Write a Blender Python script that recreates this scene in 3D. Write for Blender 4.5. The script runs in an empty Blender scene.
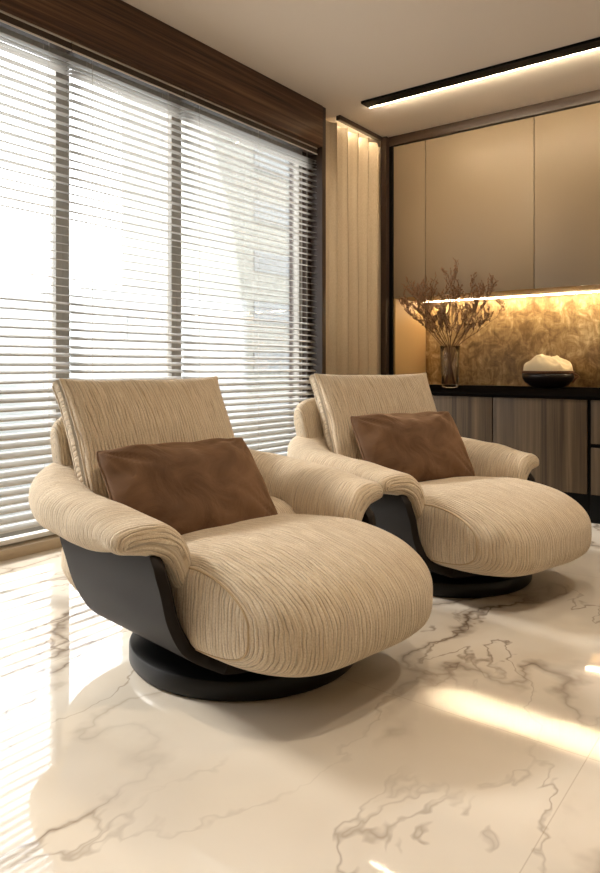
import bpy, bmesh, math, random
from mathutils import Vector, Matrix, noise
from mathutils.bvhtree import BVHTree
R = math.radians
sc = bpy.context.scene
COL = sc.collection
PI = math.pi

# ------------------------------------------------------------------ helpers
def tag(o, label=None, cat=None, group=None, kind=None):
    if label: o['label'] = label
    if cat: o['category'] = cat
    if group: o['group'] = group
    if kind: o['kind'] = kind
    return o

def empty(name, loc=(0, 0, 0), rz=0, label=None, cat=None, group=None):
    o = bpy.data.objects.new(name, None)
    COL.objects.link(o)
    o.location = loc
    o.rotation_euler = (0, 0, rz)
    return tag(o, label, cat, group)

def raw(name, verts, faces, mat, parent=None, loc=None, smooth=True, uv=None, seams=None):
    """verts in world (or parent-local) space; loc = origin for a top-level mesh"""
    me = bpy.data.meshes.new(name)
    if loc is not None:
        L = Vector(loc)
        verts = [Vector(v) - L for v in verts]
    me.from_pydata([tuple(v) for v in verts], [], faces)
    if uv:
        lay = me.uv_layers.new(name='UVMap')
        for lp in me.loops:
            lay.data[lp.index].uv = uv[lp.vertex_index]
    me.validate()
    for p in me.polygons:
        p.use_smooth = smooth
    me.materials.append(mat)
    o = bpy.data.objects.new(name, me)
    COL.objects.link(o)
    if loc is not None: o.location = loc
    if parent: o.parent = parent
    return o

def bm_obj(name, bm, mat, parent=None, loc=None, smooth=False):
    bmesh.ops.recalc_face_normals(bm, faces=bm.faces)
    if loc is not None:
        bmesh.ops.translate(bm, verts=bm.verts, vec=-Vector(loc))
    me = bpy.data.meshes.new(name)
    bm.to_mesh(me); bm.free()
    me.materials.append(mat)
    if smooth:
        for p in me.polygons: p.use_smooth = True
        try: me.set_sharp_from_angle(angle=R(38))
        except Exception: pass
    o = bpy.data.objects.new(name, me)
    COL.objects.link(o)
    if loc is not None: o.location = loc
    if parent: o.parent = parent
    return o

def add_box(bm, a, b, bev=0.0, seg=2):
    a = Vector(a); b = Vector(b)
    r = bmesh.ops.create_cube(bm, size=1.0)
    vs = r['verts']
    c = (a + b) / 2; s = b - a
    for v in vs:
        v.co = Vector((v.co.x * s.x, v.co.y * s.y, v.co.z * s.z)) + c
    if bev > 0:
        es = list({e for v in vs for e in v.link_edges})
        bmesh.ops.bevel(bm, geom=es, offset=bev, segments=seg, affect='EDGES', profile=0.7)

def box(name, a, b, mat, parent=None, bev=0.0, loc=None, smooth=False):
    bm = bmesh.new(); add_box(bm, a, b, bev)
    return bm_obj(name, bm, mat, parent, loc, smooth=bev > 0)

def basebox(name, a, b, mat, bev=0.0):
    """a top-level mesh whose origin sits at the centre of its base"""
    return box(name, a, b, mat, None, bev, loc=((a[0] + b[0]) / 2, (a[1] + b[1]) / 2, min(a[2], b[2])))

def struct(name, a, b, mat, bev=0.0):
    return tag(basebox(name, a, b, mat, bev), kind='structure')

def lathe(prof, n=64, closed_top=True):
    V = []; F = []
    for r, z in prof:
        for k in range(n):
            t = 2 * PI * k / n
            V.append((r * math.cos(t), r * math.sin(t), z))
    m = len(prof)
    for i in range(m - 1):
        for k in range(n):
            k2 = (k + 1) % n
            F.append((i * n + k, i * n + k2, (i + 1) * n + k2, (i + 1) * n + k))
    return V, F

def tube(path, rad, n=8, cap=True):
    """round tube along points; rad a number or a list"""
    V = []; F = []
    P = [Vector(p) for p in path]
    up = Vector((0.13, 0.21, 0.97)).normalized()
    prev = None
    for i, p in enumerate(P):
        t = (P[min(i + 1, len(P) - 1)] - P[max(i - 1, 0)])
        if t.length < 1e-9: t = Vector((0, 0, 1))
        t.normalize()
        if prev is None:
            s = t.cross(up)
            if s.length < 1e-3: s = t.cross(Vector((1, 0, 0)))
        else:
            s = prev - t * prev.dot(t)
        s.normalize(); prev = s
        q = t.cross(s)
        r = rad[i] if isinstance(rad, (list, tuple)) else rad
        for k in range(n):
            a = 2 * PI * k / n
            V.append(p + s * (r * math.cos(a)) + q * (r * math.sin(a)))
    for i in range(len(P) - 1):
        for k in range(n):
            k2 = (k + 1) % n
            F.append((i * n + k, i * n + k2, (i + 1) * n + k2, (i + 1) * n + k))
    if cap:
        F.append(tuple(reversed(range(n))))
        F.append(tuple(range((len(P) - 1) * n, len(P) * n)))
    return V, F

def merge(parts):
    V = []; F = []
    for v, f in parts:
        o = len(V)
        V += [Vector(x) for x in v]
        F += [tuple(i + o for i in q) for q in f]
    return V, F

def catmull(pts, per=8):
    out = []
    n = len(pts)
    P = [Vector(p) for p in pts]
    for i in range(n - 1):
        p0 = P[i - 1] if i > 0 else P[0] * 2 - P[1]
        p1 = P[i]; p2 = P[i + 1]
        p3 = P[i + 2] if i + 2 < n else P[-1] * 2 - P[-2]
        for k in range(per):
            t = k / per
            out.append(0.5 * ((2 * p1) + (p2 - p0) * t + (2 * p0 - 5 * p1 + 4 * p2 - p3) * t * t + (3 * p1 - p0 - 3 * p2 + p3) * t ** 3))
    out.append(P[-1])
    return out

def spow(x, e):
    return math.copysign(abs(x) ** e, x)

# ------------------------------------------------------------------ materials
def srgb(r, g, b):
    def f(c):
        c /= 255
        return c / 12.92 if c <= 0.04045 else ((c + 0.055) / 1.055) ** 2.4
    return (f(r), f(g), f(b), 1)

class NT:
    def __init__(s, name):
        s.m = bpy.data.materials.new(name); s.m.use_nodes = True
        s.t = s.m.node_tree; s.n = s.t.nodes; s.l = s.t.links
        s.b = s.n['Principled BSDF']; s.out = s.n['Material Output']
    def new(s, t, **k):
        x = s.n.new(t)
        for a, v in k.items(): setattr(x, a, v)
        return x
    def link(s, a, b): s.l.new(a, b)
    def set(s, **k):
        for a, v in k.items():
            s.b.inputs[a.replace('_', ' ')].default_value = v
        return s
    def coord(s, kind='Object', scale=(1, 1, 1), rot=(0, 0, 0), loc=(0, 0, 0)):
        tc = s.new('ShaderNodeTexCoord'); mp = s.new('ShaderNodeMapping')
        mp.inputs['Scale'].default_value = scale
        mp.inputs['Rotation'].default_value = rot
        mp.inputs['Location'].default_value = loc
        s.link(tc.outputs[kind], mp.inputs['Vector'])
        return mp.outputs['Vector']
    def noise(s, vec, scale, detail=3, rough=.5, dist=0):
        x = s.new('ShaderNodeTexNoise')
        x.inputs['Scale'].default_value = scale
        x.inputs['Detail'].default_value = detail
        x.inputs['Roughness'].default_value = rough
        x.inputs['Distortion'].default_value = dist
        s.link(vec, x.inputs['Vector'])
        return x.outputs['Fac']
    def ramp(s, fac, stops, interp='LINEAR'):
        x = s.new('ShaderNodeValToRGB'); e = x.color_ramp.elements
        x.color_ramp.interpolation = interp
        while len(e) > 1: e.remove(e[-1])
        e[0].position, e[0].color = stops[0]
        for p, c in stops[1:]:
            q = e.new(p); q.color = c
        s.link(fac, x.inputs['Fac'])
        return x.outputs['Color']
    def math(s, op, a, b=None, clamp=False):
        x = s.new('ShaderNodeMath', operation=op); x.use_clamp = clamp
        for i, v in enumerate((a, b)):
            if v is None: continue
            if isinstance(v, (int, float)): x.inputs[i].default_value = v
            else: s.link(v, x.inputs[i])
        return x.outputs[0]
    def mix(s, fac, a, b, mode='MIX'):
        x = s.new('ShaderNodeMix', data_type='RGBA', blend_type=mode)
        for i, v in ((0, fac), (6, a), (7, b)):
            if isinstance(v, (int, float)): x.inputs[i].default_value = v
            elif isinstance(v, tuple): x.inputs[i].default_value = v
            else: s.link(v, x.inputs[i])
        return x.outputs[2]
    def bump(s, h, strength=.3, dist=.01, normal=None):
        x = s.new('ShaderNodeBump')
        x.inputs['Strength'].default_value = strength
        x.inputs['Distance'].default_value = dist
        s.link(h, x.inputs['Height'])
        if normal is not None: s.link(normal, x.inputs['Normal'])
        s.link(x.outputs['Normal'], s.b.inputs['Normal'])
        return x.outputs['Normal']

def plain(name, col, rough=.5, metal=0, spec=.5, coat=0):
    m = NT(name)
    m.set(Base_Color=col, Roughness=rough, Metallic=metal)
    m.b.inputs['Specular IOR Level'].default_value = spec
    if coat: m.b.inputs['Coat Weight'].default_value = coat
    return m.m

def emis(name, col, st):
    m = NT(name)
    m.set(Base_Color=(0, 0, 0, 1))
    m.b.inputs['Emission Color'].default_value = col
    m.b.inputs['Emission Strength'].default_value = st
    return m.m

def fabric_mat():
    """cream slub cloth: raised irregular ribs running along v, packed along u"""
    m = NT('slub_cloth')
    uv = m.coord('UV')
    wn = m.new('ShaderNodeTexNoise'); wn.inputs['Scale'].default_value = 16; wn.inputs['Detail'].default_value = 2
    m.link(uv, wn.inputs['Vector'])
    ws = m.new('ShaderNodeVectorMath', operation='MULTIPLY_ADD'); ws.inputs[1].default_value = (.011, 0, 0)
    m.link(wn.outputs['Color'], ws.inputs[0]); m.link(uv, ws.inputs[2])
    def st(x, y, ox=0, oy=0):
        mp = m.new('ShaderNodeMapping'); mp.inputs['Scale'].default_value = (x, y, 1); mp.inputs['Location'].default_value = (ox, oy, 0)
        m.link(ws.outputs[0], mp.inputs['Vector']); return mp.outputs['Vector']
    a = m.noise(st(170, 7), 1, 3, .55, .1)
    b = m.noise(st(22, 3.5, 3.1, 1.7), 1, 3, .5)
    c = m.noise(st(40, 6, 7, 2), 1, 3, .5)
    d = m.noise(st(260, 170), 1, 3, .6)
    e = m.noise(st(60, 14, 1, 5), 1, 2, .5)
    base = m.ramp(a, [(.32, srgb(212, 192, 162)), (.5, srgb(226, 209, 182)), (.66, srgb(238, 224, 200))])
    base = m.mix(m.math('MULTIPLY', m.ramp(d, [(.38, (1, 1, 1, 1)), (.55, (0, 0, 0, 1))]), .35), base, srgb(182, 152, 114))
    sx = m.new('ShaderNodeSeparateXYZ'); m.link(ws.outputs[0], sx.inputs[0])
    def rib(period, dist, width):
        ph = m.math('ADD', m.math('MULTIPLY', sx.outputs['X'], 2 * PI / period), m.math('MULTIPLY', dist, 15))
        w_ = m.math('ADD', m.math('MULTIPLY', m.math('SINE', ph), .5), .5)
        return m.ramp(w_, [(0, (1, 1, 1, 1)), (width, (0, 0, 0, 1))]), w_
    l1, w1 = rib(.0125, b, .16)
    l2, w2 = rib(.0071, c, .14)
    brk = m.ramp(e, [(.36, (.1, .1, .1, 1)), (.54, (1, 1, 1, 1))])
    ln = m.math('MAXIMUM', m.math('MULTIPLY', l1, brk), m.math('MULTIPLY', l2, .35))
    col = m.mix(m.math('MULTIPLY', ln, .55), base, srgb(128, 98, 68))
    m.link(col, m.b.inputs['Base Color'])
    h = m.math('ADD', m.math('MULTIPLY', a, .6), m.math('MULTIPLY', d, .4))
    h = m.math('ADD', h, m.math('MULTIPLY', w1, .35))
    h = m.math('SUBTRACT', h, m.math('MULTIPLY', ln, .5))
    m.bump(h, .9, .006)
    m.set(Roughness=.92)
    m.b.inputs['Specular IOR Level'].default_value = .15
    m.b.inputs['Sheen Weight'].default_value = .25
    m.b.inputs['Sheen Roughness'].default_value = .5
    return m.m

def velvet_mat():
    m = NT('brown_velvet')
    v = m.coord('Object')
    a = m.noise(v, 7, 4, .55, .8)
    b = m.noise(v, 420, 2, .5)
    col = m.ramp(a, [(.3, srgb(90, 66, 47)), (.7, srgb(120, 91, 67))])
    m.link(col, m.b.inputs['Base Color'])
    m.set(Roughness=.8)
    m.b.inputs['Specular IOR Level'].default_value = .2
    m.b.inputs['Sheen Weight'].default_value = .8
    m.b.inputs['Sheen Roughness'].default_value = .35
    m.b.inputs['Sheen Tint'].default_value = srgb(205, 170, 135)
    h = m.math('ADD', m.math('MULTIPLY', a, 1), m.math('MULTIPLY', b, .03))
    m.bump(h, .5, .02)
    return m.m

def marble_mat():
    m = NT('polished_marble')
    v = m.coord('Object', (1, 1, 1))
    # warped coordinates for wandering veins
    w = m.new('ShaderNodeTexNoise'); w.inputs['Scale'].default_value = 1.3; w.inputs['Detail'].default_value = 5
    w.inputs['Roughness'].default_value = .6
    m.link(v, w.inputs['Vector'])
    sub = m.new('ShaderNodeVectorMath', operation='SUBTRACT'); sub.inputs[1].default_value = (.5, .5, .5)
    m.link(w.outputs['Color'], sub.inputs[0])
    scl = m.new('ShaderNodeVectorMath', operation='SCALE'); scl.inputs['Scale'].default_value = .55
    m.link(sub.outputs[0], scl.inputs[0])
    add = m.new('ShaderNodeVectorMath', operation='ADD')
    m.link(v, add.inputs[0]); m.link(scl.outputs[0], add.inputs[1])
    mp = m.new('ShaderNodeMapping'); mp.inputs['Scale'].default_value = (1.5, .55, 1)
    m.link(add.outputs[0], mp.inputs['Vector'])
    n1 = m.noise(mp.outputs[0], .95, 3, .5)
    vein = m.math('ABSOLUTE', m.math('SUBTRACT', n1, .5))
    thin = m.ramp(vein, [(0, (1, 1, 1, 1)), (.006, (.45, .45, .45, 1)), (.022, (0, 0, 0, 1))])
    soft = m.ramp(vein, [(0, (1, 1, 1, 1)), (.07, (0, 0, 0, 1))])
    mp2 = m.new('ShaderNodeMapping'); mp2.inputs['Rotation'].default_value = (0, 0, R(-20)); mp2.inputs['Location'].default_value = (4, 2, 0)
    mp2.inputs['Scale'].default_value = (1.7, .7, 1)
    m.link(add.outputs[0], mp2.inputs['Vector'])
    n2 = m.noise(mp2.outputs[0], 1.6, 4, .52)
    thin2 = m.ramp(m.math('ABSOLUTE', m.math('SUBTRACT', n2, .47)), [(0, (1, 1, 1, 1)), (.012, (0, 0, 0, 1))])
    patch = m.ramp(m.noise(v, 1.1, 3, .5), [(.40, (.0, .0, .0, 1)), (.60, (1, 1, 1, 1))])
    cloud = m.noise(v, .9, 4, .5)
    base = m.ramp(cloud, [(.35, srgb(208, 198, 182)), (.65, srgb(226, 218, 205))])
    vf = m.math('MULTIPLY', thin, m.math('ADD', m.math('MULTIPLY', patch, .65), .15))
    col = m.mix(m.math('MULTIPLY', m.math('MULTIPLY', soft, patch), .35), base, srgb(188, 168, 142))
    col = m.mix(vf, col, srgb(92, 74, 58))
    col = m.mix(m.math('MULTIPLY', m.math('MULTIPLY', thin2, patch), .75), col, srgb(112, 92, 74))
    # hairline tile joints
    sx = m.new('ShaderNodeSeparateXYZ'); m.link(v, sx.inputs[0])
    jf = None
    for ax, off in (('X', .35), ('Y', .2)):
        q = m.math('ABSOLUTE', m.math('SUBTRACT', m.math('FRACT', m.math('DIVIDE', m.math('ADD', sx.outputs[ax], 20 + off), 1.6)), .5))
        j = m.math('LESS_THAN', q, .0009)
        jf = j if jf is None else m.math('MAXIMUM', jf, j)
    col = m.mix(m.math('MULTIPLY', jf, .35), col, srgb(150, 132, 110))
    m.link(col, m.b.inputs['Base Color'])
    m.set(Roughness=.035, IOR=1.75)
    return m.m

def wood_mat(name, c1, c2, c3, axis, scale=1, rough=.45, coat=0):
    """grain runs along axis"""
    m = NT(name)
    s = [60 * scale] * 3; s[axis] = 1.2 * scale
    s2 = [14 * scale] * 3; s2[axis] = .5 * scale
    a = m.noise(m.coord('Object', tuple(s)), 1, 4, .6, .2)
    b = m.noise(m.coord('Object', tuple(s2)), 1, 3, .5, .6)
    f = m.math('ADD', m.math('MULTIPLY', a, .68), m.math('MULTIPLY', b, .32))
    col = m.ramp(f, [(.36, c1), (.5, c2), (.64, c3)])
    m.link(col, m.b.inputs['Base Color'])
    m.bump(a, .15, .002)
    m.set(Roughness=rough)
    m.b.inputs['Specular IOR Level'].default_value = .25
    if coat: m.b.inputs['Coat Weight'].default_value = coat
    return m.m

def backsplash_mat():
    m = NT('bronze_mottled_stone')
    v = m.coord('Object', (1, 1, 1), rot=(0, R(25), 0))
    a = m.noise(v, 2.1, 4, .6, .5)
    b = m.noise(m.coord('Object', (1, 1, 1), loc=(3, 1, 2)), 9, 7, .68, 1.1)
    c = m.noise(m.coord('Object', (22, 22, 5), rot=(0, R(38), 0)), 1, 4, .6, 1.2)
    f = m.math('ADD', m.math('ADD', m.math('MULTIPLY', a, .42), m.math('MULTIPLY', b, .42)), m.math('MULTIPLY', c, .16))
    col = m.ramp(f, [(.38, srgb(84, 62, 38)), (.47, srgb(134, 106, 68)), (.54, srgb(172, 143, 98)), (.62, srgb(218, 196, 152))])
    m.link(col, m.b.inputs['Base Color'])
    m.link(m.ramp(f, [(.4, (.35, .35, .35, 1)), (.65, (.6, .6, .6, 1))]), m.b.inputs['Roughness'])
    m.set(Metallic=.25)
    m.bump(b, .3, .01)
    return m.m

def satin_lacquer(name, c, rough=.42, metal=0, spec=.3):
    m = NT(name)
    n = m.noise(m.coord('Object'), 240, 2)
    m.set(Base_Color=c, Roughness=rough, Metallic=metal)
    m.bump(n, .05, .001)
    m.b.inputs['Specular IOR Level'].default_value = spec
    return m.m

def glass_mat(name, tint=(1, 1, 1, 1), reflect=.08):
    m = NT(name)
    m.n.remove(m.b)
    t = m.new('ShaderNodeBsdfTransparent'); t.inputs['Color'].default_value = tint
    g = m.new('ShaderNodeBsdfGlossy'); g.inputs['Roughness'].default_value = .02
    lw = m.new('ShaderNodeLayerWeight'); lw.inputs['Blend'].default_value = .25
    mx = m.new('ShaderNodeMixShader')
    f = m.math('ADD', m.math('MULTIPLY', lw.outputs['Fresnel'], .6), reflect * .4, clamp=True)
    m.link(f, mx.inputs[0]); m.link(t.outputs[0], mx.inputs[1]); m.link(g.outputs[0], mx.inputs[2])
    m.link(mx.outputs[0], m.out.inputs['Surface'])
    return m.m

M = {}
M['fabric'] = fabric_mat()
M['seam'] = plain('seam_thread', srgb(190, 166, 132), .9)
M['velvet'] = velvet_mat()
M['marble'] = marble_mat()
M['shell'] = satin_lacquer('dark_bronze_lacquer', srgb(30, 24, 20), .5, 0, .16)
M['base'] = satin_lacquer('black_base_metal', srgb(12, 11, 10), .4)
M['pelmet'] = wood_mat('dark_walnut', srgb(52, 36, 26), srgb(86, 61, 44), srgb(122, 92, 68), 1, .8, .42)
M['frame_wood'] = plain('dark_brown_trim', srgb(58, 42, 31), .4)
M['black'] = plain('black_lacquer', srgb(10, 9, 8), .5, 0, .1)
M['counter'] = plain('black_polished_counter', srgb(12, 10, 9), .6, 0, .0)
M['door_wood'] = wood_mat('taupe_veneer', srgb(56, 44, 31), srgb(80, 65, 48), srgb(102, 85, 64), 2, .55, .45)
M['upper'] = satin_lacquer('taupe_matt_lacquer', srgb(140, 121, 97), .38)
M['upper_body'] = plain('cabinet_interior_brown', srgb(88, 68, 46), .6)
M['niche_side'] = plain('warm_brass_panel', srgb(190, 156, 106), .5, .15)
M['splash'] = backsplash_mat()
M['ceiling'] = plain('ceiling_paint', srgb(226, 214, 200), .85)
M['wall'] = plain('wall_paint', srgb(205, 190, 168), .85)
M['mullion'] = plain('window_frame_grey', srgb(150, 146, 138), .5)
def slat_mat():
    m = NT('blind_slat_white')
    m.set(Base_Color=srgb(214, 212, 208), Roughness=.5)
    t = m.new('ShaderNodeBsdfTranslucent'); t.inputs['Color'].default_value = srgb(220, 216, 208)
    mx = m.new('ShaderNodeMixShader'); mx.inputs[0].default_value = .22
    m.link(m.b.outputs[0], mx.inputs[1]); m.link(t.outputs[0], mx.inputs[2]); m.link(mx.outputs[0], m.out.inputs['Surface'])
    return m.m
M['slat'] = slat_mat()
M['rail'] = plain('blind_rail_brown', srgb(66, 52, 42), .4)
M['cord'] = plain('blind_cord', srgb(200, 195, 185), .8)
M['bottom_rail'] = plain('blind_bottom_rail', srgb(215, 212, 206), .4)
M['sill'] = plain('sill_beige', srgb(180, 162, 136), .45)
M['glass'] = glass_mat('window_glass')
M['vase_glass'] = glass_mat('vase_glass', (.97, .96, .94, 1), .02)
M['ledw'] = emis('warm_led', (1, .80, .52, 1), 70)
M['led2'] = emis('warm_led_ceiling', (1, .84, .60, 1), 175)
M['led3'] = emis('warm_led_curtain', (1, .84, .60, 1), 60)
M['twig'] = plain('dry_twig', srgb(96, 66, 44), .8)
M['bud'] = plain('dry_bud', srgb(150, 112, 82), .85)
M['bowl'] = plain('dark_bowl', srgb(34, 24, 19), .4)
M['cloth'] = plain('cream_wool', srgb(226, 208, 172), .95)
M['rim'] = plain('woven_rim', srgb(112, 74, 46), .85)
M['city'] = plain('pale_facade', srgb(150, 150, 142), .9)
M['city2'] = plain('grey_facade', srgb(156, 158, 156), .9)
M['city_glass'] = plain('far_glazing', srgb(138, 141, 140), .6)
M['ground'] = plain('pale_ground', srgb(140, 140, 140), .9)

def curtain_mat():
    m = NT('cream_curtain')
    a = m.noise(m.coord('Object', (500, 500, 60)), 1, 2)
    m.link(m.ramp(a, [(.3, srgb(196, 176, 146)), (.7, srgb(216, 198, 170))]), m.b.inputs['Base Color'])
    m.set(Roughness=.85); m.bump(a, .1, .001)
    return m.m
M['curtain'] = curtain_mat()

# ------------------------------------------------------------------ room
XW = -3.34       # window wall face
YB = 6.50        # back wall
CZ = 3.19
XR, YF = 3.4, -2.4
struct('floor', (XW - .3, YF, -.1), (XR, YB, 0), M['marble'])
bm = bmesh.new()
SX0 = -3.02
struct('ceiling', (XW - .3, YF, CZ), (XR, YB, CZ + .12), M['ceiling'])
struct('wall_back', (XW - .3, YB, 0), (XR, YB + .12, CZ), M['wall'])
struct('wall_right', (XR, YF, 0), (XR + .12, YB, CZ), M['wall'])
struct('wall_rear', (XW - .3, YF - .12, 0), (XR, YF, CZ), M['wall'])
struct('wall_left', (XW - .30, 4.80, 0), (XW - .16, YB, CZ), M['wall'])
struct('wall_left_near', (XW - .30, YF, 0), (XW, -1.0, CZ), M['wall'])
struct('baseboard_right', (XR - .015, YF, 0), (XR, YB, .09), M['frame_wood'])
struct('baseboard_rear', (XW, YF, 0), (XR - .02, YF + .015, .09), M['frame_wood'])
# jamb at the window's right end and beige floor track
t = struct('trim_1', (XW - .30, 4.765, 0), (XW, 4.82, CZ), M['frame_wood'], .003)
t = struct('trim_2', (XW - .16, -1.0, 0), (XW, 4.765, .055), M['sill'], .004)
# lintel over glass
struct('wall_left_lintel', (XW - .30, -1.0, 2.84), (XW - .05, 4.765, CZ), M['wall'])

# windows: frame with panes between mullions
GX = -3.53
mull = [-1.0, .65, 1.52, 2.375, 3.262, 4.70]
for i in range(5):
    y0, y1 = mull[i], mull[i + 1]
    w = empty('window_%d' % (i + 1), (GX, (y0 + y1) / 2, .055)); tag(w, kind='structure')
    bm = bmesh.new()
    L = w.location
    def lb(a, b, bev=.004):
        add_box(bm, Vector(a) - L, Vector(b) - L, bev)
    f = .045
    lb((GX - .03, y0, .055), (GX + .03, y0 + f, 2.84))
    lb((GX - .03, y1 - f, .055), (GX + .03, y1, 2.84))
    lb((GX - .03, y0 + f, .055), (GX + .03, y1 - f, .12))
    lb((GX - .03, y0 + f, 2.77), (GX + .03, y1 - f, 2.84))
    bm_obj('window_frame', bm, M['mullion'], w, smooth=True)
    bm = bmesh.new(); add_box(bm, Vector((GX - .004, y0 + f, .12)) - L, Vector((GX + .004, y1 - f, 2.77)) - L)
    bm_obj('glass_pane', bm, M['glass'], w)
struct('trim_3', (XW - .30, 4.70, .055), (XW - .12, 4.765, 2.84), M['frame_wood'])

# wood pelmet
o = basebox('window_pelmet', (XW - .045, -.98, 2.845), (XW + .01, 4.76, CZ - .002), M['pelmet'], .003)
tag(o, 'dark walnut pelmet board running along the ceiling above the blinds', 'pelmet')

# blinds
random.seed(4)
BX = XW - .075
blind_spans = [(-.97, .64, 'horizontal blind at the near end of the window wall beside the camera'),
               (.65, 1.50, 'horizontal blind over the narrow pane nearer than the chairs'),
               (1.51, 2.352, 'white horizontal blind on the nearest visible pane behind the front armchair'),
               (2.358, 3.224, 'white horizontal blind on the narrow middle pane between two grey mullions'),
               (3.230, 4.755, 'white horizontal blind on the wide pane next to the cream curtain')]
TILT = R(13)
SW = .052
def slat_mesh(y0, y1, seed):
    rnd = random.Random(77)
    V = []; F = []
    z = 2.735; k = 0
    ny = max(4, int((y1 - y0) / .12))
    prof = [(-.5, 0), (-.25, .0022), (0, .003), (.25, .0022), (.5, 0)]
    while z > .105:
        tl = R(3) + R(34) * min(1, max(0, (1.9 - z) / 1.4)) + rnd.uniform(-.07, .07)
        amp = rnd.uniform(-.004, .004); ph = rnd.uniform(0, 6)
        o = len(V)
        th = .0011
        ring = [(p[0] * SW, p[1]) for p in prof] + [(p[0] * SW, p[1] - th) for p in reversed(prof)]
        n = len(ring)
        for j in range(ny + 1):
            y = y0 + (y1 - y0) * j / ny
            dz = amp * math.sin(y * 1.7 + ph)
            for (px, pz) in ring:
                x = px * math.cos(tl) + pz * math.sin(tl)
                zz = -px * math.sin(tl) + pz * math.cos(tl)
                V.append((BX + x, y, z + zz + dz))
        for j in range(ny):
            for q in range(n):
                q2 = (q + 1) % n
                F.append((o + j * n + q, o + (j + 1) * n + q, o + (j + 1) * n + q2, o + j * n + q2))
        F.append(tuple(o + q for q in range(n)))
        F.append(tuple(o + ny * n + q for q in reversed(range(n))))
        z -= .0485 if k > 2 else .024
        k += 1
    return V, F
for i, (y0, y1, lab) in enumerate(blind_spans):
    c = Vector((BX, (y0 + y1) / 2, .06))
    b = empty('window_blind', c, 0, lab, 'blind', 'horizontal blinds along the window wall')
    bm = bmesh.new()
    add_box(bm, Vector((BX - .028, y0, 2.79)) - c, Vector((BX + .028, y1, 2.842)) - c, .003)
    bm_obj('headrail', bm, M['rail'], b, smooth=True)
    bm = bmesh.new()
    add_box(bm, Vector((BX + .0285, y0, 2.784)) - c, Vector((BX + .033, y1, 2.794)) - c, .001)
    add_box(bm, Vector((BX + .0285, y0, 2.832)) - c, Vector((BX + .033, y1, 2.842)) - c, .001)
    bm_obj('rail_edging', bm, M['bottom_rail'], b)
    V, F = slat_mesh(y0, y1, i)
    raw('slats', [Vector(v) - c for v in V], F, M['slat'], b)
    bm = bmesh.new()
    add_box(bm, Vector((BX - .028, y0, .066)) - c, Vector((BX + .028, y1, .092)) - c, .004)
    bm_obj('bottom_rail', bm, M['bottom_rail'], b, smooth=True)
    for yy in (y0 + .14, y1 - .14) if y1 - y0 < 1.2 else (y0 + .14, (y0 + y1) / 2, y1 - .14):
        V, F = merge([tube([Vector((BX + s, yy, .08)) - c, Vector((BX + s, yy, 2.8)) - c], .0012, 5) for s in (-.027, .027)])
        raw('ladder_cord', V, F, M['cord'], b)

# ------------------------------------------------------------------ curtain
cx = XW - .055
yA, yB_ = 4.835, 5.90
V = []; F = []
n = 260
front = []
for i in range(n + 1):
    s = i / n
    y = yA + (yB_ - yA) * s
    # flat return at the start, then five deep pleats
    w = min(1, max(0, (s - .10) / .08))
    ph = (s - .12) * 2 * PI * 6.2
    x = cx + w * .050 * spow(math.sin(ph), .7) + .008 * math.sin(s * 40) * w
    front.append((x, y + w * .018 * math.sin(2 * ph)))
for (dx) in (0, -.006):
    for (x, y) in front:
        for z in (.012, .8, 1.6, 2.4, 3.125):
            k = 1 + .15 * math.sin(z * 2 + y * 7)
            V.append((cx + (x - cx) * k + dx, y, z))
m = n + 1
for s in range(2):
    for i in range(n):
        for j in range(4):
            a = s * m * 5 + i * 5 + j
            q = (a, a + 5, a + 6, a + 1)
            F.append(q if s else tuple(reversed(q)))
for i in range(n):
    for j in (0, 4):
        a = i * 5 + j; b = m * 5 + i * 5 + j
        F.append((a, a + 5, b + 5, b) if j == 0 else (a, b, b + 5, a + 5))
for i in (0, n):
    for j in range(4):
        a = i * 5 + j; b = m * 5 + i * 5 + j
        F.append((a, a + 1, b + 1, b) if i else (a, b, b + 1, a + 1))
o = raw('curtain', V, F, M['curtain'], loc=(cx, 5.3, .012))
tag(o, 'cream floor-length curtain in vertical pleats between the window and the dark cabinet frame', 'curtain')
ct = basebox('led_strip', (XW - .040, 5.12, 3.172), (XW - .034, 5.72, 3.187), M['led3'])
tag(ct, 'hidden warm light strip behind the curtain track washing the top of the curtain', 'light strip')
o = basebox('curtain_track', (XW - .03, 5.02, 3.15), (XW + .012, 5.74, CZ - .001), M['frame_wood'], .003)
tag(o, 'thin dark brown track along the ceiling above the curtain pleats', 'curtain track')

# ------------------------------------------------------------------ cabinets
YC = 5.82
YN = 6.46
XL = -3.25
s = empty('cabinet_surround', (XL, YC, 0), 0, 'dark brown frame edging the tall cabinet wall beside the curtain and under the ceiling', 'cabinet frame')
L = s.location
def pbox(name, a, b, mat, par, bev=0.002):
    l = par.location
    return box(name, Vector(a) - l, Vector(b) - l, mat, par, bev)
pbox('stile', (-3.345, YC - .07, 0), (XL - .035, YN + .03, CZ - .002), M['frame_wood'], s)
pbox('stile', (XL - .033, YC - .02, 0), (XL, YN + .03, CZ - .09), M['black'], s)
pbox('top_rail', (XL - .033, YC - .03, CZ - .088), (1.2, YN, CZ - .002), M['frame_wood'], s)
edges = [XL + .002, -2.912, -1.906, -.90, .106, 1.112]
ulab = ['narrow taupe wall cabinet beside the dark frame and curtain',
        'taupe wall cabinet above the vase of dried branches',
        'taupe wall cabinet above the dark bowl',
        'taupe wall cabinet beyond the one above the bowl',
        'taupe wall cabinet at the far end of the row']
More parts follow.
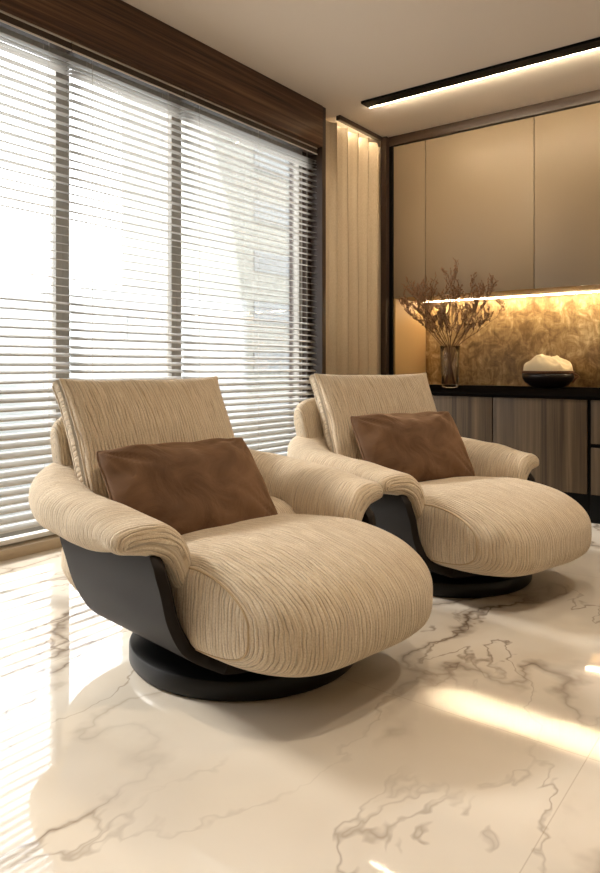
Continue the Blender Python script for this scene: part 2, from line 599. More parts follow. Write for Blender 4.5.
for i in range(5):
    x0, x1 = edges[i], edges[i + 1]
    u = empty('wall_cabinet', ((x0 + x1) / 2, YC + .3, 1.65), 0, ulab[i], 'cabinet', 'taupe wall cabinets over the niche')
    pbox('body', (x0 + .002, YC + .022, 1.668), (x1 - .002, YN - .002, CZ - .092), M['upper_body'], u)
    pbox('door', (x0 + .003, YC, 1.65), (x1 - .003, YC + .02, CZ - .095), M['upper'], u, .002)
    pbox('underside_panel', (x0 + .002, YC + .022, 1.65), (x1 - .002, YN - .002, 1.667), M['niche_side'], u, .001)
# niche
o = basebox('niche_side_panel', (XL + .002, YC + .005, .812), (XL + .022, YN, 1.648), M['niche_side'], .002)
tag(o, 'warm gold brown side panel closing the left end of the lit niche', 'panel')
o = basebox('backsplash_panel', (XL + .024, YN - .0, .812), (1.1, YN + .035, 1.9), M['splash'], .0)
tag(o, 'mottled bronze stone backsplash lit from above behind the vase and bowl', 'backsplash')
o = basebox('led_strip', (XL + .05, YN - .120, 1.643), (1.1, YN - .092, 1.6490), M['ledw'])
tag(o, 'thin glowing warm light strip under the wall cabinets against the backsplash', 'light strip')
# base run
YD = 4.60
CT = .81
o = basebox('countertop', (XL + .002, YD - .012, .792), (1.1, YN - .002, CT), M['counter'], .003)
tag(o, 'long black polished countertop carrying the vase and bowl', 'countertop')
be = [-3.06, -2.425, -1.792, -1.16, -.528, .104, .736]
blab = ['dark veneered base cabinet hidden behind the rear armchair, next to the curtain',
        'dark veneered base cabinet whose door shows above the rear chair arm, under the vase',
        'dark veneered base cabinet with one wide door below the bowl',
        'dark veneered drawer cabinet at the right edge of the base row, two drawers',
        'dark veneered base cabinet just past the drawers',
        'dark veneered base cabinet ending the row']
for i in range(6):
    x0, x1 = be[i], be[i + 1]
    u = empty('base_cabinet', ((x0 + x1) / 2, (YD + YN) / 2, 0), 0, blab[i], 'cabinet', 'dark base cabinets under the countertop')
    pbox('body', (x0 + .001, YD + .022, .18), (x1 - .001, YN - .004, .790), M['black'], u)
    pbox('plinth', (x0 + .001, YD + .03, 0), (x1 - .001, YN - .01, .179), M['black'], u)
    g0 = .012 if i in (3, 4) else .004
    g1 = .012 if i in (2, 3) else .004
    if i == 3:
        pbox('drawer', (x0 + g0, YD, .508), (x1 - g1, YD + .02, .784), M['door_wood'], u)
        pbox('drawer', (x0 + g0, YD, .185), (x1 - g1, YD + .02, .482), M['door_wood'], u)
    else:
        pbox('door', (x0 + g0, YD, .185), (x1 - g1, YD + .02, .784), M['door_wood'], u)

# ------------------------------------------------------------------ ceiling linear light
ll = empty('linear_ceiling_light', (-1, 4.93, CZ), 0, 'long black linear light set in the ceiling, glowing warm along its cabinet side', 'ceiling light')
pbox('housing', (SX0, 4.865, CZ - .022), (2.2, 4.985, CZ - .001), M['black'], ll, .001)
pbox('diffuser', (SX0 + .01, 4.9855, CZ - .021), (2.19, 4.990, CZ - .008), M['led2'], ll, 0)

# ------------------------------------------------------------------ vase with branches
vx, vy = -2.565, 5.60
v = empty('glass_vase', (vx, vy, CT), 0, 'clear glass vase holding dried branches at the left end of the counter', 'vase')
H = .36
outer = [(.0, .002), (.062, .002), (.070, .008), (.074, .03), (.078, .12), (.082, .22), (.084, .30), (.088, H)]
inner = [(.0835, H), (.079, .30), (.077, .22), (.073, .12), (.068, .035), (.05, .026), (0, .025)]
V, F = lathe(outer + inner, 48)
raw('glass_body', V, F, M['vase_glass'], v)
V, F = lathe([(.0845, H - .002), (.0895, H - .002), (.0905, H + .002), (.087, H + .005), (.0835, H + .003), (.0845, H - .002)], 48)
raw('rim', V, F, M['vase_glass'], v)
def branch(seed, ang, lean, h):
    rnd = random.Random(seed)
    tubes = []; buds = []
    base = Vector((-math.cos(ang) * .045, -math.sin(ang) * .045, .032))
    def grow(p, d, L, r, lev):
        pts = [p]; rr = [r]
        nseg = 6
        q = p.copy(); dd = d.copy()
        for i in range(nseg):
            dd = (dd + Vector((rnd.uniform(-1, 1), rnd.uniform(-1, 1), rnd.uniform(-.6, .8))) * .14).normalized()
            q = q + dd * (L / nseg)
            q.y = min(q.y, .20)
            pts.append(q.copy()); rr.append(r * (1 - .75 * (i + 1) / nseg))
            if lev < 3 and i >= (0 if lev == 0 else 1):
                for _ in range(1):
                    if rnd.random() < .88:
                        side = Vector((rnd.uniform(-1, 1), rnd.uniform(-1, 1), rnd.uniform(-.1, 1))).normalized()
                        nd = (dd * .8 + side * .85).normalized()
                        grow(q.copy(), nd, L * rnd.uniform(.30, .50), r * .6, lev + 1)
            if lev >= 2 and rnd.random() < .45:
                buds.append(q + Vector((rnd.uniform(-1, 1), rnd.uniform(-1, 1), rnd.uniform(-1, 1))) * .005)
        buds.append(q)
        tubes.append(tube(pts, [max(x, .0011) for x in rr], 5 if lev < 2 else 3, False))
    # main stem up through the vase mouth
    mouth = Vector((math.cos(ang) * .055 * lean, math.sin(ang) * .055 * lean, H))
    d0 = (mouth - base)
    tubes.append(tube([base, base + d0 * .5, mouth], [.0032, .0031, .003], 6))
    d = (d0.normalized() + Vector((math.cos(ang), math.sin(ang) * .6, 0)) * .72 * lean).normalized()
    grow(mouth, d, h, .0036, 0)
    return merge(tubes), buds
bl = 'dried brown branch with tiny buds, one of the bunch fanning out of the glass vase'
for i in range(15):
    ang = [PI, PI * .9, PI * 1.1, 0.1, -.25, .6, PI * .7, -1.1, 1.5, PI * .97, PI * 1.2, .3, PI * .8, -.6, PI * 1.02][i]
    lean = [1.25, .7, .4, 1.15, .7, .35, .5, .3, .15, .95, .8, .9, .35, .55, .65][i]
    hh = [.9 * q_ for q_ in [.52, .52, .52, .46, .50, .52, .52, .50, .52, .54, .48, .44, .50, .50, .50]][i]
    (V, F), buds = branch(20 + i, ang, lean, hh)
    e = empty('dried_branch', (vx, vy, CT), 0, bl, 'branch', 'dried branches in the glass vase')
    raw('twigs', V, F, M['twig'], e)
    bb = []
    for p in buds:
        r = random.uniform(.0034, .0060)
        o6 = [Vector(x) * r for x in ((1, 0, 0), (0, 1, 0), (-1, 0, 0), (0, -1, 0), (0, 0, 1.3), (0, 0, -1.3))]
        bb.append(([p + x for x in o6], [(0, 1, 4), (1, 2, 4), (2, 3, 4), (3, 0, 4), (1, 0, 5), (2, 1, 5), (3, 2, 5), (0, 3, 5)]))
    V, F = merge(bb)
    tag(raw('buds', V, F, M['bud'], e), kind='stuff')

# ------------------------------------------------------------------ bowl with wool
bx, by = -1.865, 6.06
b = empty('decor_bowl', (bx, by, CT), 0, 'dark round bowl with a brown woven rim standing on the black counter', 'bowl')
prof = [(0, .001), (.10, .001), (.115, .006), (.15, .02), (.195, .055), (.215, .095), (.212, .128), (.200, .130), (.203, .095), (.18, .058), (.12, .026), (0, .022)]
V, F = lathe(prof, 64)
raw('body', V, F, M['bowl'], b)
parts = []
for ring in range(2):
    for k in range(60):
        a0 = 2 * PI * k / 60
        r0 = .211
        pts = [(r0 * math.cos(a0 + t * .12) , r0 * math.sin(a0 + t * .12), .128 + .010 * ring + .007 * math.sin(t * PI)) for t in (0, .33, .66, 1)]
        parts.append(tube(pts, .006, 6))
V, F = merge(parts)
raw('woven_rim', V, F, M['rim'], b)
V, F = merge([tube([(.212, -.02, .05), (.235, -.02, .085), (.262, -.02, .10), (.24, -.02, .118), (.212, -.02, .125)], [.008, .009, .007, .008, .008], 8)])
raw('handle', V, F, M['rim'], b)
# crumpled wool cloth
V = []; F = []
nu, nv = 72, 30
for j in range(nv + 1):
    ph = (PI / 2) * j / nv
    for i in range(nu):
        th = 2 * PI * i / nu
        r = .203 * math.cos(ph) ** .5
        z = .135 + .098 * math.sin(ph) ** .8
        x = r * math.cos(th); y = r * math.sin(th)
        f = noise.fractal(Vector((x * 7 + 3, y * 7, 1.2)), 1, 2, 4)
        rid = 1 - abs(noise.noise(Vector((x * 9 + y * 5, y * 6, 4.4)))) * 2
        z += (.030 * f + .034 * rid) * math.sin(ph) ** .5 + .03 * math.exp(-((x + .06) ** 2) / .008) * math.sin(ph)
        z -= .035 * max(0, x / .2) * math.sin(ph)
        V.append((x, y, max(z, .134)))
for j in range(nv):
    for i in range(nu):
        i2 = (i + 1) % nu
        F.append((j * nu + i, j * nu + i2, (j + 1) * nu + i2, (j + 1) * nu + i))
F.append(tuple(reversed(range(nu))))
F.append(tuple(nv * nu + i for i in range(nu)))
o = raw('wool_cloth', V, F, M['cloth'])
o.location = (bx, by, CT + .001)
tag(o, 'crumpled cream wool cloth heaped in the dark bowl', 'cloth')

# ------------------------------------------------------------------ the swivel armchair
def seat_fn(phi, th, C=(.085, 0, .284), A=(.548, .400, .166), e_b=.40, e_t=.70):
    """pole axis along b; returns local point"""
    s = max(math.cos(phi), 0) ** e_b
    y = A[1] * spow(math.sin(phi), .60)
    x = A[0] * spow(math.cos(th), e_t) * s
    z = A[2] * spow(math.sin(th), e_t if math.sin(th) > 0 else .6) * s
    # crown, and a nose that hangs a little
    fx = x / A[0]
    if z > 0: z += .018 * (1 - fx * fx) * s
    else: z += .0
    z += -.030 * max(0, fx) ** 2.5 - (.05 * max(0, .25 - fx) if z > 0 else 0)
    x += .012 * math.sin(3 * y / .4) * 0
    return Vector((C[0] + x, C[1] + y, C[2] + z))

def grid_closed(fn, nphi, nth, gusset=None):
    V = []; F = []; UV = []
    u = 0
    pts = []
    for i in range(nphi + 1):
        phi = -PI / 2 + PI * i / nphi
        pts.append([fn(phi, 2 * PI * k / nth + PI) for k in range(nth)])
    # u: arc length along the generatrix, v: length round the loop
    us = [0]
    for i in range(nphi):
        us.append(us[-1] + sum((pts[i + 1][k] - pts[i][k]).length for k in range(0, nth, 8)) / len(range(0, nth, 8)))
    mid = pts[nphi // 2]
    vs = [0]
    for k in range(nth):
        vs.append(vs[-1] + (mid[(k + 1) % nth] - mid[k]).length)
    for i in range(nphi + 1):
        for k in range(nth + 1):
            V.append(pts[i][k % nth]); UV.append((us[i], vs[k]))
    w = nth + 1
    for i in range(nphi):
        for k in range(nth):
            F.append((i * w + k, (i + 1) * w + k, (i + 1) * w + k + 1, i * w + k + 1))
    if gusset:
        # the end panels are cut separately: their ribs stand upright
        base = len(V); lim = [i for i in range(nphi + 1)]
        i0 = round(nphi * (90 - gusset) / 180); i1 = nphi - i0
        def own(i, k): return i < i0 or i >= i1
        remap = {}
        F2 = []
        for i in range(nphi):
            for k in range(nth):
                q = F[i * nth + k]
                if own(i, k):
                    nq = []
                    for a_ in q:
                        if a_ not in remap:
                            remap[a_] = len(V); p_ = V[a_]
                            V.append(p_); UV.append((p_[0] * .9 + 5 + .25 * p_[1], p_[2]))
                        nq.append(remap[a_])
                    q = tuple(nq)
                F2.append(q)
        F = F2
        return V, F, UV, [pts[i0], pts[i1]]
    return V, F, UV

def jitter(V, amp, sc_):
    out = []
    for p in V:
        n_ = noise.noise_vector(Vector(p) * sc_)
        out.append(Vector(p) + n_ * amp)
    return out

def surf_tube(V, F, path, r, n=6, sink=.0):
    bv = BVHTree.FromPolygons([tuple(p) for p in V], F)
    P = []
    for o_, d_ in path:
        h = bv.ray_cast(o_, d_)
        if h[0] is not None: P.append(h[0] + h[1].normalized() * 0 - Vector(d_).normalized() * (r * .3 - sink))
    return tube(P, r, n)

def closed_cr(pts, per=4):
    n = len(pts); P = [Vector((p[0], p[1], 0)) for p in pts]; out = []
    for i in range(n):
        p0, p1, p2, p3 = P[i - 1], P[i], P[(i + 1) % n], P[(i + 2) % n]
        for k in range(per):
            t = k / per
            out.append(0.5 * ((2 * p1) + (p2 - p0) * t + (2 * p0 - 5 * p1 + 4 * p2 - p3) * t * t + (3 * p1 - p0 - 3 * p2 + p3) * t ** 3))
    return out
# arm pad sections as (outward, up): full at the side and rear, a thinner wing at the front
SEC_A = closed_cr([(.150, -.015), (.142, .032), (.10, .060), (.04, .064), (-.02, .048), (-.07, .005), (-.096, -.06), (-.100, -.13), (-.085, -.165), (-.05, -.155), (-.028, -.12), (0, -.095), (.04, -.086), (.09, -.080), (.132, -.058)])
SEC_B = closed_cr([(.150, -.005), (.140, .024), (.10, .042), (.04, .046), (-.02, .034), (-.07, -.008), (-.096, -.07), (-.100, -.135), (-.080, -.168), (-.045, -.150), (-.022, -.105), (.005, -.070), (.045, -.050), (.09, -.040), (.132, -.030)])
SPINE = closed_cr([(.112, -.008), (.112, -.004), (.085, .0), (.035, -.003), (-.01, -.012), (-.045, -.035), (-.066, -.075), (-.072, -.125), (-.068, -.132), (-.064, -.125), (-.056, -.095), (-.028, -.045), (.035, -.010), (.08, -.010), (.112, -.012)])
def sweep_arm(sgn):
    """wrap-around arm pad: path in plan from the front tip round to the centre of the back"""
    pts = [(.145, .455, .500), (.02, .455, .508), (-.16, .462, .520), (-.32, .458, .532), (-.46, .415, .552), (-.56, .33, .582), (-.615, .20, .605), (-.635, .06, .612), (-.635, -.01, .612)]
    P = catmull(pts, 10)
    nl = len(SEC_A)
    plen = [0]
    for i in range(len(P) - 1): plen.append(plen[-1] + (P[i + 1] - P[i]).length)
    def frame(i):
        tg = (P[min(i + 1, len(P) - 1)] - P[max(i - 1, 0)]); tg.z = 0; tg.normalize()
        out = Vector((-tg.y, tg.x, 0))
        if out.dot(Vector((P[i].x + .1, P[i].y, 0))) < 0: out = -out
        return tg, out
    def sstep(x):
        x = min(1, max(0, x)); return x * x * (3 - 2 * x)
    rings = []; us = []
    CAPR = .046
    seq = [(0, PI / 2 * (1 - k / 9)) for k in range(9)] + [(i, 0) for i in range(len(P))]
    for (i, a) in seq:
        tg, out = frame(i)
        d = plen[i]; s_ = d / plen[-1]
        wB = 1 - sstep(d / .24)
        skew = .03 * (1 - min(1, d / .26)) ** 1.6
        wid = 1.0 - .18 * max(0, s_ - .6) / .4
        ring = []
        for k in range(nl):
            q = SEC_A[k].lerp(SEC_B[k], wB)
            if a: q = SPINE[k].lerp(q, max(math.cos(a), .02) ** .85)
            sk = skew * sstep((q.x + .10) / .25)
            ring.append(P[i] + out * (q.x * wid) + Vector((0, 0, q.y)) + tg * (sk - CAPR * math.sin(a)))
        rings.append(ring); us.append(d - CAPR * 1.4 * a / (PI / 2))
    ls = [0]
    for k in range(nl): ls.append(ls[-1] + (SEC_A[(k + 1) % nl] - SEC_A[k]).length)
    V = []; F = []; UV = []
    for r_, u_ in zip(rings, us):
        for k in range(nl + 1):
            p = r_[k % nl]
            p = p + noise.noise_vector(p * 8) * .005
            V.append(Vector((p.x, p.y * sgn, p.z))); UV.append((u_ + 3 * (sgn > 0), ls[k]))
    w = nl + 1
    for i in range(len(rings) - 1):
        for k in range(nl):
            q = (i * w + k, i * w + k + 1, (i + 1) * w + k + 1, (i + 1) * w + k)
            F.append(q if sgn < 0 else tuple(reversed(q)))
    F.append(tuple(range(nl)) if sgn > 0 else tuple(reversed(range(nl))))
    return V, F, UV

def pillow(w, h, t, p=.36, conc=.06, ear=.0, nu=56, nv=44, seed=0, wr=.004, sc_=9, side=0.0):
    V = []; F = []; UV = []
    idx = {}
    def pt(u, v, s):
        x = w / 2 * u * (1 - conc * (1 - v * v)) * (1 + ear * (abs(u) * abs(v)) ** 6)
        y = h / 2 * v * (1 - conc * (1 - u * u)) * (1 + ear * (abs(u) * abs(v)) ** 6)
        k = max(0, (1 - u ** 2) * (1 - v ** 2))
        z = s * (t / 2 * k ** p + side)
        edge = min(1, (1 - max(abs(u), abs(v))) * 6)
        q = Vector((x, y, z))
        if wr:
            n_ = noise.noise(Vector((x * sc_, y * sc_, s * 2 + seed)))
            rad = noise.noise(Vector((math.atan2(abs(y) - h / 2, abs(x) - w / 2) * 5 + seed, s + (x > 0) * 3 + (y > 0) * 7, 0)))
            q.z += s * wr * (n_ * 1.6 + rad * 2.2 * min(1, (abs(u) * abs(v)) * 1.8)) * edge
            q.x += wr * .8 * noise.noise(Vector((y * sc_, seed, 3))) ; q.y += wr * .8 * noise.noise(Vector((x * sc_, seed, 8)))
        return q
    for s in (1, -1):
        for j in range(nv + 1):
            # denser toward the edges
            v = math.sin(PI / 2 * (2 * j / nv - 1))
            for i in range(nu + 1):
                u = math.sin(PI / 2 * (2 * i / nu - 1))
                idx[(s, i, j)] = len(V)
                V.append(pt(u, v, s)); UV.append((w / 2 * u + 10 + seed, h / 2 * v))
    for s in (1, -1):
        for j in range(nv):
            for i in range(nu):
                a, b_, c, d = idx[(s, i, j)], idx[(s, i + 1, j)], idx[(s, i + 1, j + 1)], idx[(s, i, j + 1)]
                F.append((a, b_, c, d) if s > 0 else (d, c, b_, a))
    if side:
        ring = [(i, 0) for i in range(nu)] + [(nu, j) for j in range(nv)] + [(nu - i, nv) for i in range(nu)] + [(0, nv - j) for j in range(nv)]
        for q in range(len(ring)):
            a_, b_ = ring[q], ring[(q + 1) % len(ring)]
            cols = []
            for (i_, j_) in (a_, b_):
                lo, hi = V[idx[(-1, i_, j_)]], V[idx[(1, i_, j_)]]
                col_ = [idx[(-1, i_, j_)]]
                for m_ in (.25, .5, .75):
                    p_ = lo.lerp(hi, m_); o_ = Vector((p_.x / w, p_.y / h, 0)); o_ = o_.normalized() * (.012 * math.sin(PI * m_))
                    col_.append(len(V)); V.append(p_ + o_); UV.append((20 + q * .012 + (.012 if (i_, j_) == b_ else 0), side * 2 * m_))
                col_.append(idx[(1, i_, j_)]); cols.append(col_)
            for m_ in range(4):
                F.append((cols[0][m_], cols[1][m_], cols[1][m_ + 1], cols[0][m_ + 1]))
    return V, F, UV, pt

def pillow_obj(name, mat, par, mtx, args, piping=None, seams=()):
    V, F, UV, pt = pillow(**args)
    bm = bmesh.new()
    lay = bm.loops.layers.uv.new('UVMap')
    vs = [bm.verts.new(p) for p in V]
    for f in F:
        fc = bm.faces.new([vs[i] for i in f]); fc.smooth = True
        for lp, i in zip(fc.loops, f): lp[lay].uv = UV[i]
    bmesh.ops.remove_doubles(bm, verts=bm.verts, dist=.0004)
    me = bpy.data.meshes.new(name); bm.to_mesh(me); bm.free(); me.materials.append(mat)
    o = bpy.data.objects.new(name, me); COL.objects.link(o)
    if par: o.parent = par
    o.matrix_local = mtx if par else o.matrix_local
    if piping:
        loop = []
        n_ = 40
        def S(k): return math.sin(PI / 2 * (2 * k / n_ - 1))
        for k in range(n_): loop.append(pt(S(k), -1, 1))
        for k in range(n_): loop.append(pt(1, S(k), 1))
        for k in range(n_): loop.append(pt(-S(k), 1, 1))
        for k in range(n_ + 1): loop.append(pt(-1, -S(k), 1))
        Vp, Fp = tube(loop, .0045, 7, False)
        if args.get('side'):
            Vp, Fp = merge([(Vp, Fp), tube([Vector((q.x, q.y, -q.z)) for q in loop], .0045, 7, False)])
        pp = raw('piping', Vp, Fp, piping, o)
    for u0 in seams:
        pts = [pt(u0 + .03 * math.sin(2 * v_ / 20), math.sin(PI / 2 * (v_ / 20 - 1)) * .985, 1) - Vector((0, 0, .0012)) for v_ in range(41)]
        Vp, Fp = tube(pts, .0022, 6)
        raw('seam', Vp, Fp, M['seam'], o)
    return o

def lean_mtx(c, lean, yaw=0, roll=0):
    """pillow axes: x -> chair width (b), y -> up leaning back, z -> facing front"""
    base = Matrix(((0, -math.sin(lean), math.cos(lean), 0), (1, 0, 0, 0), (0, math.cos(lean), math.sin(lean), 0), (0, 0, 0, 1)))
    return Matrix.Translation(c) @ Matrix.Rotation(yaw, 4, 'Z') @ base @ Matrix.Rotation(roll, 4, 'Z')

def shell_mesh():
    # half section (b, z) from the rim under the arm down to the keel
    sec = catmull([Vector((.492, .485, 0)), Vector((.500, .42, 0)), Vector((.488, .34, 0)), Vector((.466, .25, 0)), Vector((.424, .168, 0)), Vector((.374, .124, 0)), Vector((.31, .098, 0)), Vector((.2, .088, 0)), Vector((.0, .086, 0))], 6)
    # front and rear limit in a per point
    fr = [(.485, .115), (.46, .150), (.42, .182), (.35, .200), (.25, .203), (.165, .208), (.118, .245), (.096, .290)]
    rr = [(.485, -.42), (.42, -.40), (.35, -.375), (.25, -.355), (.165, -.335), (.118, -.30), (.096, -.25)]
    def lim(tab, z, b):
        if z >= tab[0][0]: v = tab[0][1]
        elif z <= tab[-1][0]: v = tab[-1][1]
        else:
            for (z0, a0), (z1, a1) in zip(tab, tab[1:]):
                if z1 <= z <= z0:
                    v = a0 + (a1 - a0) * (z0 - z) / (z0 - z1); break
        return v
    full = [Vector((p.x, p.y, 0)) for p in sec] + [Vector((-p.x, p.y, 0)) for p in reversed(sec[:-1])]
    n_ = len(full)
    tang = [(full[min(i + 1, n_ - 1)] - full[max(i - 1, 0)]).normalized() for i in range(n_)]
    # inward normal (towards the seat)
    nor = []
    for i, tn in enumerate(tang):
        q = Vector((tn.y, -tn.x, 0))
        c = Vector((0, .35, 0)) - full[i]
        if q.dot(c) < 0: q = -q
        nor.append(q)
    na = 16
    th = .040
    V = []; F = []
    for i in range(n_):
        p = full[i]
        bb = abs(p.x)
        f = lim(fr, p.y, bb); r = lim(rr, p.y, bb)
        if bb < .34: f = .29 + .05 * (1 - bb / .34); r = -.25 - .03 * (1 - bb / .34)
        ring = []
        for k in range(na + 1):
            a = r + (f - r) * k / na
            ring.append((a, p.x, p.y))
        e = .008
        # rounded leading edge, inner face back
        q = p + nor[i] * th
        ring2 = []
        ring.append((f + e, (p + nor[i] * th * .3).x, (p + nor[i] * th * .3).y))
        ring.append((f + e, (p + nor[i] * th * .75).x, (p + nor[i] * th * .75).y))
        for k in range(na, -1, -1):
            a = r + (f - r) * k / na
            ring.append((a, q.x, q.y))
        V += [Vector(x) for x in ring]
    w = len(V) // n_
    for i in range(n_ - 1):
        for k in range(w):
            k2 = (k + 1) % w
            F.append((i * w + k, i * w + k2, (i + 1) * w + k2, (i + 1) * w + k))
    F.append(tuple(reversed(range(w)))); F.append(tuple((n_ - 1) * w + k for k in range(w)))
    return V, F

def make_chair(name, loc, rz, label, group):
    ch = empty(name, loc, rz, label, 'armchair', group)
    # swivel base
    prof = [(0, 0), (.385, 0), (.396, .004), (.402, .012), (.402, .055), (.398, .063), (.388, .067), (.30, .068), (.20, .069), (.185, .086), (0, .086)]
    V, F = lathe(prof, 96)
    o = raw('base', V, F, M['base'], ch)
    o.data.set_sharp_from_angle(angle=R(40))
    V, F = shell_mesh()
    o = raw('shell', V, F, M['shell'], ch)
    bm = bmesh.new(); bm.from_mesh(o.data); bmesh.ops.recalc_face_normals(bm, faces=bm.faces); bm.to_mesh(o.data); bm.free()
    o.data.set_sharp_from_angle(angle=R(35))
    # seat
    V, F, UV, loops = grid_closed(seat_fn, 90, 110, gusset=68)
    V = jitter(V, .004, 6)
    seat = raw('seat', V, F, M['fabric'], ch, uv=UV)
    for lp in loops:
        path = jitter([lp[(k + 55) % 110] for k in range(36, -26, -1)], .004, 6)
        Vt, Ft = tube(path, .0032, 6)
        raw('seam', Vt, Ft, M['seam'], seat)
    # padded body under the wrap-around arms
    def body_fn(phi, th):
        s = max(math.cos(phi), 0) ** .35
        y = .466 * spow(math.sin(phi), .5)
        x = .245 * spow(math.cos(th), .6) * s
        z = .185 * spow(math.sin(th), .62) * s
        if z < 0: x *= 1 - .25 * (-z / .185) ** 2
        y *= 1 - .26 * max(0, -z / .185) ** 1.3
        return Vector((-.315 + x, y, .285 + z))
    V, F, UV = grid_closed(body_fn, 50, 80)
    raw('padded_body', V, F, M['fabric'], ch, uv=UV)
    # rolled backrest
    def back_fn(phi, th):
        s = max(math.cos(phi), 0) ** .35
        y = .415 * spow(math.sin(phi), .62)
        x = .070 * spow(math.cos(th), .8) * s
        z = .165 * spow(math.sin(th), .72) * s
        q = Vector((x, 0, z)); q = Matrix.Rotation(R(-18), 3, 'Y') @ q
        return Vector((-.665 + q.x + .05 * (y / .385) ** 2, y, .675 + q.z))
    V, F, UV = grid_closed(back_fn, 60, 60)
    raw('backrest', jitter(V, .004, 7), F, M['fabric'], ch, uv=UV)
    for s_ in (-1, 1):
        V, F, UV = sweep_arm(s_)
        raw('armrest', V, F, M['fabric'], ch, uv=UV)
    cu = pillow_obj('back_cushion', M['fabric'], ch, lean_mtx(Vector((-.465, -.055, .695)), R(27)),
                    dict(w=.715, h=.53, t=.18, side=.032, p=.40, conc=.03, ear=.02, seed=1, wr=.004, sc_=6), M['fabric'], seams=(-.22, .36))
    return ch

C1 = (-1.62, 1.84, 0); C2 = (-1.45, 3.11, 0)
G = 'cream swivel armchairs on black round bases'
chair = make_chair('swivel_armchair', C1, R(-8), 'cream ribbed swivel armchair nearest the camera, on a black round base', G)
def copy_tree(o, parent=None):
    c = o.copy(); COL.objects.link(c)
    if parent: c.parent = parent
    for k in list(o.children): copy_tree(k, c)
    return c
chair2 = copy_tree(chair)
chair2.location = C2
chair2.rotation_euler = (0, 0, R(-13))
chair2['label'] = 'cream ribbed swivel armchair farther back, next to the dark cabinets'
for c in chair2.children:
    if c.name.startswith('back_cushion'):
        c.matrix_local = lean_mtx(Vector((-.435, .02, .70)), R(26), R(-12))
GP = 'brown velvet pillows on the armchairs'
def throw(chairo, c, lean, yaw, roll, label):
    mt = lean_mtx(Vector(c), lean, yaw, roll)
    o = pillow_obj('throw_pillow', M['velvet'], None, None,
                   dict(w=.64, h=.40, t=.20, p=.44, conc=.03, ear=-.035, seed=5, wr=.012, sc_=9), M['velvet'])
    pm = Matrix.Translation(chairo.location) @ Matrix.Rotation(chairo.rotation_euler.z, 4, 'Z')
    o.matrix_world = pm @ mt
    return tag(o, label, 'pillow', GP)
throw(chair, (-.18, -.10, .552), R(38), R(-4), R(0), 'brown velvet pillow lying against the back cushion of the nearest armchair')
throw(chair2, (-.18, -.02, .585), R(32), R(-12), R(0), 'brown velvet pillow lying against the back cushion of the farther armchair')

# ------------------------------------------------------------------ outside
struct('ground', (-90, -60, -9.2), (-4.2, 90, -9), M['ground'])
bl = [(-34, 10, 9, 12, 2.2, M['city'], 'pale low building seen hazily through the nearest visible blind'),
      (-30, 24, 10, 9, 4.6, M['city2'], 'grey stepped building seen hazily through the narrow middle blind'),
      (-32, 38, 11, 16, 21, M['city'], 'tall pale building filling the view through the blind beside the curtain')]
for i, (x, y, sx, sy, h, mt, lab) in enumerate(bl):
    e = empty('far_building', (x, y, -9), 0, lab, 'building', 'hazy buildings outside')
    box('walls', (-sx / 2, -sy / 2, 0), (sx / 2, sy / 2, 9 + h), mt, e)
    for k in range(int((h + 6) // 3)):
        z = 9 + h - 1.2 - k * 3
        box('window_band', (sx / 2 - .05, -sy / 2 + .8, z - 1.2), (sx / 2 + .06, sy / 2 - .8, z), M['city_glass'], e)

# ------------------------------------------------------------------ light
w = bpy.data.worlds.new('sky'); sc.world = w; w.use_nodes = True
nt = w.node_tree
bg = nt.nodes['Background']
tc = nt.nodes.new('ShaderNodeTexCoord'); sp = nt.nodes.new('ShaderNodeSeparateXYZ')
rp = nt.nodes.new('ShaderNodeValToRGB')
nt.links.new(tc.outputs['Generated'], sp.inputs[0]); nt.links.new(sp.outputs['Z'], rp.inputs['Fac'])
rp.color_ramp.elements[0].position = 0; rp.color_ramp.elements[0].color = (1, .99, .96, 1)
rp.color_ramp.elements[1].position = .7; rp.color_ramp.elements[1].color = (.86, .93, 1, 1)
nt.links.new(rp.outputs[0], bg.inputs['Color'])
bg.inputs['Strength'].default_value = 6.3

def light(name, kind, loc, energy, col=(1, .78, .52), size=None, size_y=None, target=None, rot=None, **k):
    d = bpy.data.lights.new(name, kind); d.energy = energy; d.color = col
    if kind == 'AREA':
        d.shape = 'RECTANGLE' if size_y else 'DISK'; d.size = size
        if size_y: d.size_y = size_y
    elif size is not None: d.shadow_soft_size = size
    for a, v in k.items(): setattr(d, a, v)
    o = bpy.data.objects.new(name, d); COL.objects.link(o); o.location = loc
    if target is not None:
        o.rotation_euler = (Vector(target) - Vector(loc)).to_track_quat('-Z', 'Y').to_euler()
    if rot: o.rotation_euler = rot
    return o
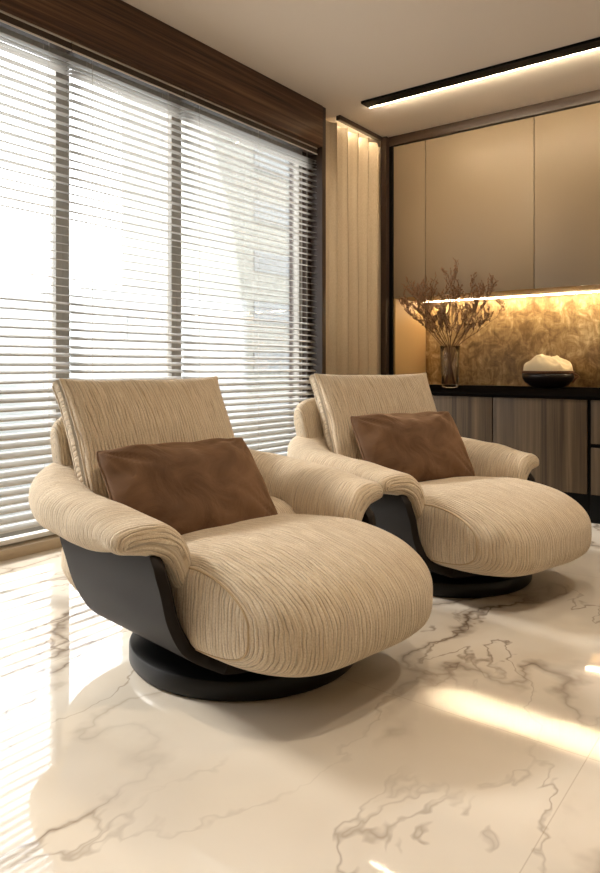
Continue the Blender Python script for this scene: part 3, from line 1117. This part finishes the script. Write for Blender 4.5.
# window portal (sampling aid for the sky light only)
p = light('window_portal', 'AREA', (GX - .12, 1.85, 1.45), 1, (1, 1, 1), 2.8, 5.8, rot=(0, R(-90), 0))
p.data.cycles.is_portal = True
# ceiling downlights (out of frame, in the ceiling over the room)
for (x, y, e) in ((-.6, 1.5, 92), (.2, 2.8, 82), (.9, .2, 35), (-1.1, 3.4, 50)):
    light('ceiling_downlight', 'SPOT', (x, y, CZ - .03), e, (1, .84, .66), .06, spot_size=R(105), spot_blend=.8)
# added unseen area light, narrowed to draw a band of light on the marble
ld = light('added_floor_band_light', 'AREA', (.05, 1.93, CZ - .02), 1.7, (1, .86, .62), 1.95, .12, rot=(0, 0, 0))
ld.data.spread = R(2.5)
light('added_curtain_fill', 'SPOT', (-1.1, 2.3, CZ - .05), 140, (1, .84, .64), .05, target=(XW, 5.35, 1.9), spot_size=R(30), spot_blend=1)  # extra unseen lamp, added only to brighten the curtain
sd = (Vector((.80, .16, -.56))).normalized()
sun = light('sun', 'SUN', (-8, 2, 9), 8, (1, .96, .90)); sun.data.angle = R(7)
sun.rotation_euler = sd.to_track_quat('-Z', 'Y').to_euler()
# aimed ceiling spots
light('cabinet_spot', 'SPOT', (-1.9, 3.0, CZ - .05), 150, (1, .84, .62), .05, target=(-2.4, YC, 2.3), spot_size=R(34), spot_blend=1)

# ------------------------------------------------------------------ camera
cam = bpy.data.cameras.new('camera'); co = bpy.data.objects.new('camera', cam); COL.objects.link(co)
co.location = (0, 0, 1.0)
co.rotation_euler = (R(90), 0, math.atan2(.6, .8))
cam.sensor_fit = 'VERTICAL'; cam.sensor_height = 24
cam.lens = 690 / 873 * 24
cam.shift_y = -(436.5 - 366) / 873
cam.clip_start = .02; cam.clip_end = 300
sc.camera = co
sc.view_settings.view_transform = 'Standard'
sc.view_settings.look = 'None'
sc.view_settings.gamma = 1
sc.view_settings.exposure = 0
sc.view_settings.use_curve_mapping = False
sc.cycles.max_bounces = 10
sc.cycles.diffuse_bounces = 5
sc.cycles.glossy_bounces = 5
sc.cycles.transparent_max_bounces = 12
sc.cycles.sample_clamp_indirect = 6
sc.cycles.use_denoising = True
